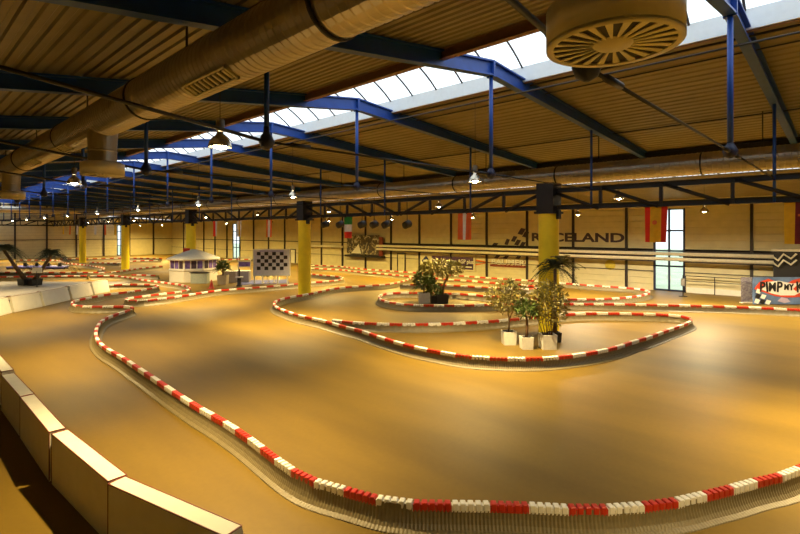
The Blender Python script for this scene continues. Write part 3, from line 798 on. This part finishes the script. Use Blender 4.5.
MB().cbox((-.82, -.42, 1.0), (.82, .42, 1.06), .01).build('counter_top', M_BLACK, t)
for px, wd, lb in (((231, 282.5), 1.1, 'grey lounge counter beside the tub palm'), ((243, 282), 1.3, 'pale lounge counter nearest the chequered board')):
    p = P(*px); t = thing('lounge_counter', lb, 'counter', p, -YAW, 'lounge counters')
    MB().cbox((-wd/2, -.3, 0), (wd/2, .3, 1.05), .02).build('body', mat('lounge_grey', (.42, .38, .36), .5), t)
    MB().cbox((-wd/2-.05, -.35, 1.05), (wd/2+.05, .35, 1.1), .01).build('counter_top', M_WHITE, t)
p = cw(-15.6, 49); t = thing('display_frame', 'open grey display frame standing behind the lounge counters', 'display frame', p, -YAW)
for x in (-.6, .6): MB().box((x-.04, -.04, 0), (x+.04, .04, 2.3)).build('frame_post', M_PIPE, t)
for z in (1.3, 1.8, 2.25): MB().box((-.6, -.03, z), (.6, .03, z+.05)).build('frame_bar', M_PIPE, t)
MB().box((-.55, -.02, 1.35), (.55, .02, 1.8)).build('screen', M_PURP, t)
t = plant('potted_palm', (223, 284.3), .85, .85, mat('cream_tub', (.55, .45, .28), .6), 'tub palm between the kiosk and the lounge counters')
MB().tube([(0, 0, .7), (0, 0, 1.5)], .08).build('trunk', M_TRUNK, t)
foliage_blades((0, 0, 1.5), 24, 1.1, .06, .6, 1, 61, .9, True).build('crown', M_LEAFG, t)
foliage_cloud((0, 0, 1.7), (.5, .5, .5), 200, .3, 62).build('foliage', M_LEAFG, t)
mb = MB(); pl = [P(238, 285), P(289, 283.2), P(288, 279.5), P(240, 280.5)]; mb.prism([(p.x, p.y) for p in pl], 0, .02, axis='z')
mb.build('blue_carpet', mat('blue_carpet', (.07, .08, .22), .9), label='blue carpet under the chequered board', cat='carpet')
# chequered board
p = P(271.7, 283.8); t = thing('chequered_board', 'large white board with black chequer squares on white legs', 'board', (p.x, p.y, .02), -YAW)
W2 = 1.66
MB().cbox((-W2, -.05, .78), (W2, .05, 3.15), .015).build('panel', mat('board_bluewhite', (.66, .66, .72), .5), t)
f = MB()
for a, b in (((-W2-.04, -.07, .72), (W2+.04, .07, .8)), ((-W2-.04, -.07, 3.12), (W2+.04, .07, 3.2)), ((-W2-.06, -.07, .72), (-W2+.02, .07, 3.2)), ((W2-.02, -.07, .72), (W2+.06, .07, 3.2))): f.box(a, b)
f.build('frame', M_WHITE, t)
q = MB(); cwid = .355; x0 = -1.36
for r in range(5):
    for c in range(4):
        x = x0+(2*c+(r % 2))*cwid; z = 2.62-r*.34; q.box((x, -.062, z-.0), (x+.34, -.05, z+.32))
q.build('chequer_square', M_BLACK, t)
MB().box((-1.1, -.06, 2.98), (1.15, -.05, 3.06)).build('heading_stripe', mat('lavender_stripe', (.35, .3, .6), .5), t)
for x in (-1.6, -.85, .55, 1.45): MB().box((x-.05, -.05, 0), (x+.05, .05, .75)).build('leg', M_WHITE, t)
# small posts on the track edge
p = P(211.5, 288.5); t = thing('traffic_cone', 'red marker cone in front of the kiosk counter', 'cone', p)
MB().lathe([(.22, .03), (.2, .05), (.14, .3), (.05, .72), (.03, .74)], 16).build('cone_body', M_RED, t); MB().cbox((-.27, -.27, 0), (.27, .27, .04), .01).build('cone_base', M_RED, t)
p = P(239.3, 286.4); t = thing('marshal_post', 'small black post with a white disc beside the barrier', 'post', p)
MB().lathe([(.25, 0), (.25, .1), (.18, .15), (.16, .7), (.1, .75)], 14).build('post_base', M_BLACK, t)
MB().lathe([(.05, .75), (.35, .78), (.35, .86), (.05, .88)], 18).build('disc', M_WHITE, t)
MB().lathe([(.06, .88), (.07, 1.5), (.04, 1.55)], 10).build('post_top', M_BLACK, t)
# bar stools near the board
for i, (dx, dy) in enumerate(((263, 283.2), (268, 283.0), (274, 282.8))):
    p = P(dx, dy, .0)
    if i == 0:
        st0 = thing('stool', 'leftmost dark stool under the chequered board', 'stool', (p.x, p.y, .02), 0, 'stools by the board')
        MB().lathe([(.17, .62), (.19, .65), (.17, .70)], 14).build('seat', M_BLACK, st0); MB().lathe([(.2, 0), (.19, .03), (.03, .05), (.03, .62)], 12).build('pedestal', M_GALV, st0)
    else: dup(st0, (p.x, p.y, .02), label=['', 'middle dark stool under the chequered board', 'rightmost dark stool under the chequered board'][i])

# parked karts at far left
def make_kart():
    t = thing('kart', 'x', 'kart')
    MB().cbox((-.9, -.55, .08), (.9, .55, .22), .04).build('body', mat('kart_white', (.6, .58, .66), .4), t)
    b = MB(); b.cbox((-1.05, -.62, .12), (-.85, .62, .34), .04); b.cbox((.85, -.62, .12), (1.05, .62, .36), .04); b.cbox((-.4, .52, .1), (.45, .68, .32), .04); b.cbox((-.4, -.68, .1), (.45, -.52, .32), .04); b.build('bumper', mat('kart_blue', (.12, .12, .42), .4), t)
    s = MB(); s.cbox((-.45, -.2, .2), (0, .2, .3), .03); s.cbox((-.5, -.2, .25), (-.4, .2, .8), .03); s.build('seat', M_BLACK, t)
    for x in (-.62, .62):
        for y_ in (-.56, .56): MB().lathe([(.06, -.08), (.14, -.08), (.15, 0), (.14, .08), (.06, .08)], 14, Matrix.Translation((x, y_, .15)) @ Matrix.Rotation(PI/2, 4, 'X')).build('wheel', M_POTB, t)
    s = MB(); s.tube([(.45, 0, .22), (.25, 0, .5)], .02); s.lathe([(.12, 0), (.14, .02), (.12, .04)], 14, Matrix.Translation((.25, 0, .5)) @ Matrix.Rotation(-.9, 4, 'Y')); s.build('steering_wheel', M_BLACK, t)
    return t
k0 = make_kart()
kl = ['parked kart, leftmost of the row beyond the palms', 'parked kart, second from the left beyond the palms', 'parked kart in the middle of the row beyond the palms', 'parked kart, second from the right beyond the palms', 'parked kart, rightmost of the row beyond the palms']
for i in range(5):
    p = P(15+11.5*i, 268.8)
    if i == 0: k0.location = p; k0.rotation_euler = (0, 0, -YAW+1.9); k0['label'] = kl[0]; k0['group'] = 'parked karts'
    else: dup(k0, p, -YAW+1.9, label=kl[i], group='parked karts')

# ------------------------------------------------------------------ things on the back wall
# frame of the wall: u runs to the viewer's right (-y), up is z, face towards -x
def wallM(s, z, a=AW-.02): return Matrix(((0, 0, -1, a), (-1, 0, 0, s), (0, 1, 0, z), (0, 0, 0, 1)))
for z, lb in ((3.07, 'upper of the two pale pipes along the sign wall'), (2.66, 'lower of the two pale pipes along the sign wall')):
    t = thing('wall_pipe', lb, 'pipe', (AW-1.2, 0, z), 0, 'pale pipes on the sign wall')
    MB().tube([(0, 4.35, 0), (0, 44.2, 0)], .135, 12).build('pipe_run', M_PIPE, t)
    y = 5.5
    while y < 44: MB().box((0, y-.04, -.2), (.95, y+.04, -.1)).build('pipe_bracket', M_BLACK, t); y += 4.7
    zz = [(0, 4.4, 0), (0, 4.1, -.25), (0, 3.8, .2), (0, 3.4, -.1), (0, 3.1, .25)]
    MB().tube(zz, .07, 8).build('pipe_elbow', M_PIPE, t)
t = thing('wall_pipe', 'short pale pipe run left of the picture panel', 'pipe', (AW-.55, 0, 2.75), 0, 'pale pipes on the sign wall')
MB().tube([(0, 51.5, 0), (0, 60.5, 0)], .16, 12).build('pipe_run', M_PIPE, t)
for y in (54, 58.7): MB().box((0, y-.04, -.2), (.34, y+.04, -.1)).build('pipe_bracket', M_BLACK, t)

M_SIGN = mat('sign_purple_brown', (.055, .03, .05), .5)
# RACELAND lettering, each letter raised on the wall
lt = thing('wall_lettering', 'dark wide capitals spelling RACELAND painted on the back wall', 'lettering', (AW-.02, 19.1, 4.3))
m_ = text_mb('RACELAND', 1.1, .012, 1, .035)
xs = [v[0] for v in m_.v]; ys = [v[1] for v in m_.v]; fx = 8.75/(max(xs)-min(xs)); fy = .84/(max(ys)-min(ys)); cx_ = (max(xs)+min(xs))/2; cy_ = (max(ys)+min(ys))/2
m_.v = [(0-v[2], -(v[0]-cx_)*fx, (v[1]-cy_)*fy) for v in m_.v]; m_.build('letter', M_SIGN, lt)
# chequered flag emblem
em = thing('flag_emblem', 'dark chequered flag emblem left of the RACELAND lettering', 'emblem', (AW-.02, 0, 0))
def wpt(px, py, a=AW-.03):
    tt = a/671*979/(px+120); s = (tt-a/671)*713.8; return s, H-(py-HOR)*tt
for cx, cy, sx, sy in ((494.5,245,3,1.8),(507,242,2.2,2.6),(514,239,2.6,2.4),(521.5,231.5,3.3,2.8),(517.5,242.5,2.8,2.4),(525.5,234.5,2.8,2.4),(522.5,244.5,2.6,2.2),(497,256.8,2.6,1.4),(506,257,2.6,1.4),(518.5,257,2.6,1.6)):
    sx *= 1.25; sy *= 1.25; pts = [wpt(cx-.15*sx, cy-sy), wpt(cx+sx, cy-.75*sy), wpt(cx+.15*sx, cy+sy), wpt(cx-sx, cy+.7*sy)]
    MB().prism(pts, -.02, 0, axis='x').build('flag_square', M_SIGN, em)
m_ = text_mb('BAUMER', .7, .012, 1.45, .03); s, z = wpt(507.5, 262.3)
t = thing('wall_lettering', 'small white lettering on a dark underline below the flag emblem', 'lettering', (AW-.03, s, z))
upright(m_, Matrix(((0, 0, -1, -.03), (-1, 0, 0, 0), (0, 1, 0, 0), (0, 0, 0, 1)))); m_.build('letter', M_WHITE, t)
m2 = MB(); m2.v = [(v[0]+.025, v[1]*1.03-.03, v[2]*1.12-.05) for v in m_.v]; m2.f = m_.f; m2.smooth = m_.smooth; m2.build('letter_shadow', M_EDGE, t)
MB().box((-.02, -2.1, -.5), (0, 2.1, -.3)).build('underline', M_EDGE, t)
s, z = wpt(482, 262); MB().prism([(-1.2, 0), (1.0, .25), (1.1, .12), (-.2, -.1), (1.2, -.3), (.8, -.4)], -.02, 0, axis='x').build('orange_mark', mat('orange_paint', (.7, .16, .02), .5), loc=(AW-.005, s, z), label='orange painted mark right of the billboard', cat='painted mark')
s, z = wpt(610, 264.7); MB().lathe([(.05, -.01), (.45, -.01), (.45, .01)], 20, Matrix.Rotation(PI/2, 4, 'Y')).build('yellow_disc', mat('yellow_paint', (.72, .58, .08), .5), loc=(AW-.015, s, z), label='faint yellow oval painted on the wall left of the glass door', cat='painted mark')
# billboard
s0, z0 = wpt(420.5, 256); s1, z1 = wpt(475.5, 271.5)
sc_, zc_ = (s0+s1)/2, 1.42
t = thing('billboard', 'pale advertising board with a purple banner and navy diamond on the wall', 'billboard', (AW-.05, sc_, zc_))
Wb = (s0-s1)/2; Hb = .86
MB().box((-.06, -Wb, -Hb), (0, Wb, Hb)).build('panel', mat('pale_yellow_board', (.72, .66, .42), .5), t)
MB().box((-.075, -Wb+.25, -.35), (-.06, Wb-1.75, .62)).build('banner', mat('banner_purple', (.07, .03, .10), .5), t)
MB().box((-.075, -Wb+.25, -.72), (-.06, -Wb+2.6, -.2)).build('banner', mat('banner_purple', (.07, .03, .10), .5), t)
MB().prism([(Wb-.9, .62), (Wb-.25, 0), (Wb-.9, -.62), (Wb-1.55, 0)], -.075, -.06, axis='x').build('diamond', mat('navy', (.02, .03, .14), .5), t)
MB().box((-.085, Wb-1.3, -.12), (-.075, Wb-.5, .12)).build('diamond_bar', M_WHITE, t)
m_ = text_mb('Power pur. New AGP plus.', .62, .01, .88, .01); upright(m_, Matrix(((0, 0, -1, -.085), (-1, 0, 0, -.78), (0, 1, 0, .12), (0, 0, 0, 1)))); m_.build('letter', M_WHITE, t)
MB().box((-.085, -Wb+.45, -.5), (-.075, -Wb+2.3, -.38)).build('small_print_line', M_WHITE, t)
# picture panel
def mural_mat(name, cols, scale):
    m = bpy.data.materials.new(name); m.use_nodes = True; nt = m.node_tree; b = nt.nodes['Principled BSDF']
    tc = nt.nodes.new('ShaderNodeTexCoord'); n = nt.nodes.new('ShaderNodeTexNoise'); n.inputs['Scale'].default_value = scale; n.inputs['Detail'].default_value = 3; n.inputs['Distortion'].default_value = 1.5
    r = nt.nodes.new('ShaderNodeValToRGB'); r.color_ramp.interpolation = 'CONSTANT'
    els = r.color_ramp.elements
    while len(els) < len(cols): els.new(.5)
    for i, (p_, c) in enumerate(cols): els[i].position = p_; els[i].color = (*c, 1)
    nt.links.new(tc.outputs['Object'], n.inputs['Vector']); nt.links.new(n.outputs['Fac'], r.inputs['Fac']); nt.links.new(r.outputs['Color'], b.inputs['Base Color']); b.inputs['Roughness'].default_value = .5
    return m
s0, _ = wpt(349, 245); s1, _ = wpt(381, 245)
t = thing('picture_panel', 'large dark mottled picture panel hanging behind the Italian flag', 'picture', (AW-.35, (s0+s1)/2, 3.05))
hw = (s0-s1)/2
MB().box((-.1, -hw, -1.2), (0, hw, 1.35)).build('panel', mural_mat('mottled_picture', [(0, (.03, .03, .04)), (.42, (.10, .07, .04)), (.48, (.02, .02, .02)), (.53, (.5, .42, .24)), (.58, (.05, .06, .05)), (.63, (.6, .58, .5))], 1.3), t)
f = MB(); f.box((-.5, -hw-.8, -1.55), (.3, hw, -1.3)); f.build('shelf', M_BLACK, t)
MB().box((-.12, -hw-.7, -1.3), (0, -hw-.05, 1.1)).build('side_panel', M_EDGE, t)
MB().prism([(hw-.9, -1.1), (hw-2.9, -1.1), (hw-2.4, .15)], -.12, -.1, axis='x').build('white_shape', M_WHITE, t)
# spotlights under the aisle roof
for i, px in enumerate((325, 340, 362, 374, 386, 407)):
    tt = 4.8; a = 30; tx = a/671*979/(px+120); s = (tx-a/671)*713.8; z = H+(HOR-224.5)*tx
    if i == 0:
        sp0 = thing('spotlight', 'x', 'spotlight', (a, s, z)); 
        MB().lathe([(.16, -.35), (.30, -.32), (.33, .25), (.25, .35)], 14, Matrix.Rotation(PI/2-.3, 4, 'Y')).build('housing', M_BLACK, sp0)
        MB().tube([(0, 0, .1), (0, 0, zr2(a)-z)], .03, 6).build('stem', M_BLACK, sp0); o = sp0
    else: o = dup(sp0, (a, s, z))
    o['label'] = 'dark round spotlight in the row above the picture panel, %s from the left' % ORD[i]; o['group'] = 'dark spotlights in the aisle'
# handrail near the glass door
t = thing('handrail', 'thin wall handrail between the glass door and the graffiti board', 'handrail', (AW-.5, 0, 0))
for z in (1.35, .95): MB().tube([(0, 5.9, z), (0, 10.0, z)], .03, 6).build('rail', M_BLACK, t)
for y in (5.95, 8.0, 9.95): MB().tube([(0, y, 0), (0, y, 1.35)], .03, 6).build('rail_post', M_BLACK, t)
p = P(683, 296.5); t = thing('notice_stand', 'thin dark stand beside the glass door', 'stand', p)
MB().tube([(0, 0, .03), (0, 0, 1.6)], .035, 8).build('pole', M_BLACK, t); MB().lathe([(.3, 0), (.3, .03), (.04, .05)], 16).build('base', M_BLACK, t)
MB().cbox((-.12, -.12, .8), (.12, .12, 1.35), .02).build('holder', mat('holder_grey', (.2, .19, .18), .5), t)
# dark booth at the right edge
t = thing('storage_booth', 'dark booth with a pale top edge at the right end of the wall', 'booth', (43.0, 1.0, 0))
MB().box((.05, -5.5, 0), (.8, 3.4, 3.45)).build('body', M_BLACK, t)
MB().box((-.02, -5.6, 3.45), (.82, 3.5, 3.62)).build('top_edge', M_PIPE, t)
# graffiti board
p = P(776, 304.8); t = thing('graffiti_board', 'graffiti board in blue and red with the words PIMP MY', 'graffiti board', p, -YAW)
a0 = P(752.5, 304.8); Wg = 1.55+.0; L0, L1 = -1.5, 2.6; Hg = 1.82
M_GB = mat('graffiti_blue', (.10, .16, .30), .5, 0, .4, 1.6); M_GR = mat('graffiti_red', (.62, .06, .02), .5)
MB().cbox((L0, 0, .03), (L1, .08, Hg), .01).build('panel', M_GB, t)
def flat(poly, y0, m, nm): MB().prism(poly, y0, y0+.012, axis='y').build(nm, m, t)
flat([(-1.45,1.05),(-1.1,1.5),(-.5,1.72),(.2,1.45),(.6,1.35),(1.1,1.62),(1.6,1.76),(2.4,1.7),(2.58,1.75),(2.58,.6),(2.3,.55),(2.05,.2),(1.9,.55),(1.0,.48),(.4,.5),(-.1,.58),(-.8,.82)], -.012, M_GR, 'red_splash')
flat([(-.95,1.0),(-.7,1.5),(.2,1.58),(1.1,1.4),(1.75,1.5),(2.5,1.55),(2.55,1.5),(2.55,.75),(2.3,.85),(1.5,.78),(1.2,.62),(.3,.62),(-.3,.75)], -.022, M_WHITE, 'white_outline')
flat([(1.12,1.05),(1.3,1.25),(1.5,1.02),(1.3,.9)], -.03, M_GR, 'red_fleck')
k = 0
for i in range(5):
    for j in range(5):
        x = -1.46+i*.36+j*.05; z = .1+j*.33-i*.03
        if x > -.5-j*.28 or z > 1.4 or z < .04: continue
        flat([(x, z+.06), (x+.26, z-.03), (x+.4, z+.22), (x+.12, z+.31)], -.03, M_BLACK if (i+j) % 2 else M_WHITE, 'chequer_patch'); k += 1
for ch, sz, x in (('P', .92, -.93), ('I', .95, -.62), ('M', .82, -.27), ('P', .95, .2), ('M', .5, .66), ('Y', .56, .98), ('K', 1.0, 1.55)):
    m_ = text_mb(ch, sz, .008, .8, .025); upright(m_, Matrix.Translation((x, -.04, 1.15)) @ Matrix.Rotation(PI/2, 4, 'X') @ Matrix.Rotation(random.uniform(-.06, .1), 4, 'Z')); m_.build('letter', M_BLACK, t)
flat([(.1,.25),(.35,.5),(.75,.42),(.95,.2),(.55,.12)], -.012, mat('graffiti_lilac', (.45, .38, .5), .5), 'lilac_patch')
p = P(746.5, 303); t = thing('banner_stand', 'grey roll up banner stand left of the graffiti board', 'banner', p, -YAW)
MB().box((-.36, 0, .05), (.36, .03, 1.75)).build('banner', mural_mat('grey_banner', [(0, (.16, .14, .18)), (.45, (.30, .27, .28)), (.55, (.12, .10, .16)), (.62, (.4, .38, .38))], 4), t)
MB().cbox((-.4, -.12, 0), (.4, .14, .07), .01).build('base', M_PIPE, t)

# ------------------------------------------------------------------ flags under the girder
def cloth(name_, parts, label, s, seed, w_=.87, h=1.45):
    t = thing('flag', label, 'flag', (AC, s, 5.84), 0, 'flags hanging from the girder')
    MB().tube([(0, -w_/2-.04, 0), (0, w_/2+.04, 0)], .018, 6).build('flag_rod', M_BLACK, t)
    rnd = random.Random(seed); ph = rnd.uniform(0, 6)
    def pt(u, v, off=0):         # u 0..1 left->right seen from the track, v 0..1 down
        return (.06*math.sin(u*9+ph)*(.3+v)+off, w_/2-u*w_*(1-.06*v), -.01-h*v)
    for (u0, u1, v0, v1, m, nm) in parts:
        mb = MB(); nu, nv = 8, 8
        for off in (0, .008):
            vs = [pt(u0+(u1-u0)*i/nu, v0+(v1-v0)*j/nv, off) for j in range(nv+1) for i in range(nu+1)]
            mb.add(vs, [(j*(nu+1)+i, j*(nu+1)+i+1, (j+1)*(nu+1)+i+1, (j+1)*(nu+1)+i) for j in range(nv) for i in range(nu)], True)
        mb.build(nm, m, t)
    return t
def fm(n, c):
    m = mat('flag_'+n, tuple(min(.85, v*1.35) for v in c), .8, 0, .06); nt = m.node_tree
    if nt.nodes.get('cloth_mix'): return m
    b = nt.nodes['Principled BSDF']; src = b.inputs['Base Color'].links[0].from_socket
    t = nt.nodes.new('ShaderNodeBsdfTranslucent'); x = nt.nodes.new('ShaderNodeMixShader'); x.name = 'cloth_mix'; x.inputs[0].default_value = .5
    nt.links.new(src, t.inputs['Color']); nt.links.new(b.outputs[0], x.inputs[1]); nt.links.new(t.outputs[0], x.inputs[2])
    nt.links.new(x.outputs[0], nt.nodes['Material Output'].inputs['Surface'])
    return m
def fm_old(n, c): return mat('flag_'+n, tuple(min(.85, v*1.35) for v in c), .8, 0, .06)
G_, W_, R_, Y_, O_ = fm('green', (.03, .25, .05)), fm('white', (.85, .84, .80)), fm('red', (.62, .05, .02)), fm('yellow', (.66, .45, .03)), fm('orange', (.62, .18, .05)); MR = fm('maroon', (.20, .03, .03))
def sx(px): return (AC/671*979/(px+120)-AC/671)*713.8
cloth('f', [(0,1,0,.36,G_,'green_band'),(0,1,.36,.7,W_,'white_band'),(0,1,.7,1,R_,'red_band')], 'green, white and red flag in front of the picture panel', sx(348), 1)
cloth('f', [(0,.35,0,1,O_,'red_band'),(.35,.65,0,1,W_,'white_band'),(.65,1,0,1,O_,'red_band')], 'red, white and red upright striped flag left of the nearest column', sx(464.5), 2)
ft = cloth('f', [(0,.25,0,1,R_,'red_band'),(.25,.72,0,1,Y_,'yellow_band'),(.72,1,0,1,R_,'red_band')], 'red and yellow striped flag hanging in front of the glass door', sx(656), 3)
mb = MB(); mb.lathe([(.03, 0), (.09, .0), (.09, .015), (.03, .015)], 14, Matrix.Translation((-.09, .03, -.65)) @ Matrix.Rotation(-PI/2, 4, 'Y')); mb.build('crest', O_, ft)
ft = cloth('f', [(0,.36,0,1,Y_,'yellow_band'),(.36,1,0,1,MR,'maroon_band')], 'yellow and maroon flag cut by the right edge', sx(800), 4)
mb = MB(); mb.box((-.1, -.22, -.5), (-.085, .05, -.42)); mb.box((-.1, -.12, -.6), (-.085, -.04, -.32)); mb.build('emblem', O_, ft)
farflags = [(269, [(0,.3,0,1,O_,'orange_band'),(.3,.7,0,1,W_,'white_band'),(.7,1,0,1,O_,'orange_band')], 'orange flag with a pale middle above the chequered board'),
 (239, [(0,.4,0,1,W_,'white_band'),(.4,.6,0,1,Y_,'yellow_band'),(.6,1,0,1,W_,'white_band')], 'white flag with a yellow stripe before the far tall window'),
 (215, [(0,.5,0,1,R_,'red_band'),(.5,1,0,1,W_,'white_band')], 'dim red and white flag above the kiosk counter'),
 (115, [(0,1,0,1,Y_,'yellow_cloth')], 'small yellow flag left of the slim column'), (105, [(0,1,0,1,O_,'orange_cloth')], 'small orange flag, second to the left of the slim column'),
 (95, [(0,1,0,1,W_,'white_cloth')], 'small pale flag just right of the leftmost column'), (77, [(0,1,0,1,W_,'white_cloth')], 'small pale flag just left of the leftmost column'),
 (70, [(0,1,0,1,O_,'orange_cloth')], 'small orange flag, second left of the leftmost column'), (63, [(0,1,0,1,Y_,'yellow_cloth')], 'small yellow flag farthest to the left')]
for i, (px, parts, lb) in enumerate(farflags): cloth('f', parts, lb, sx(px), 10+i)
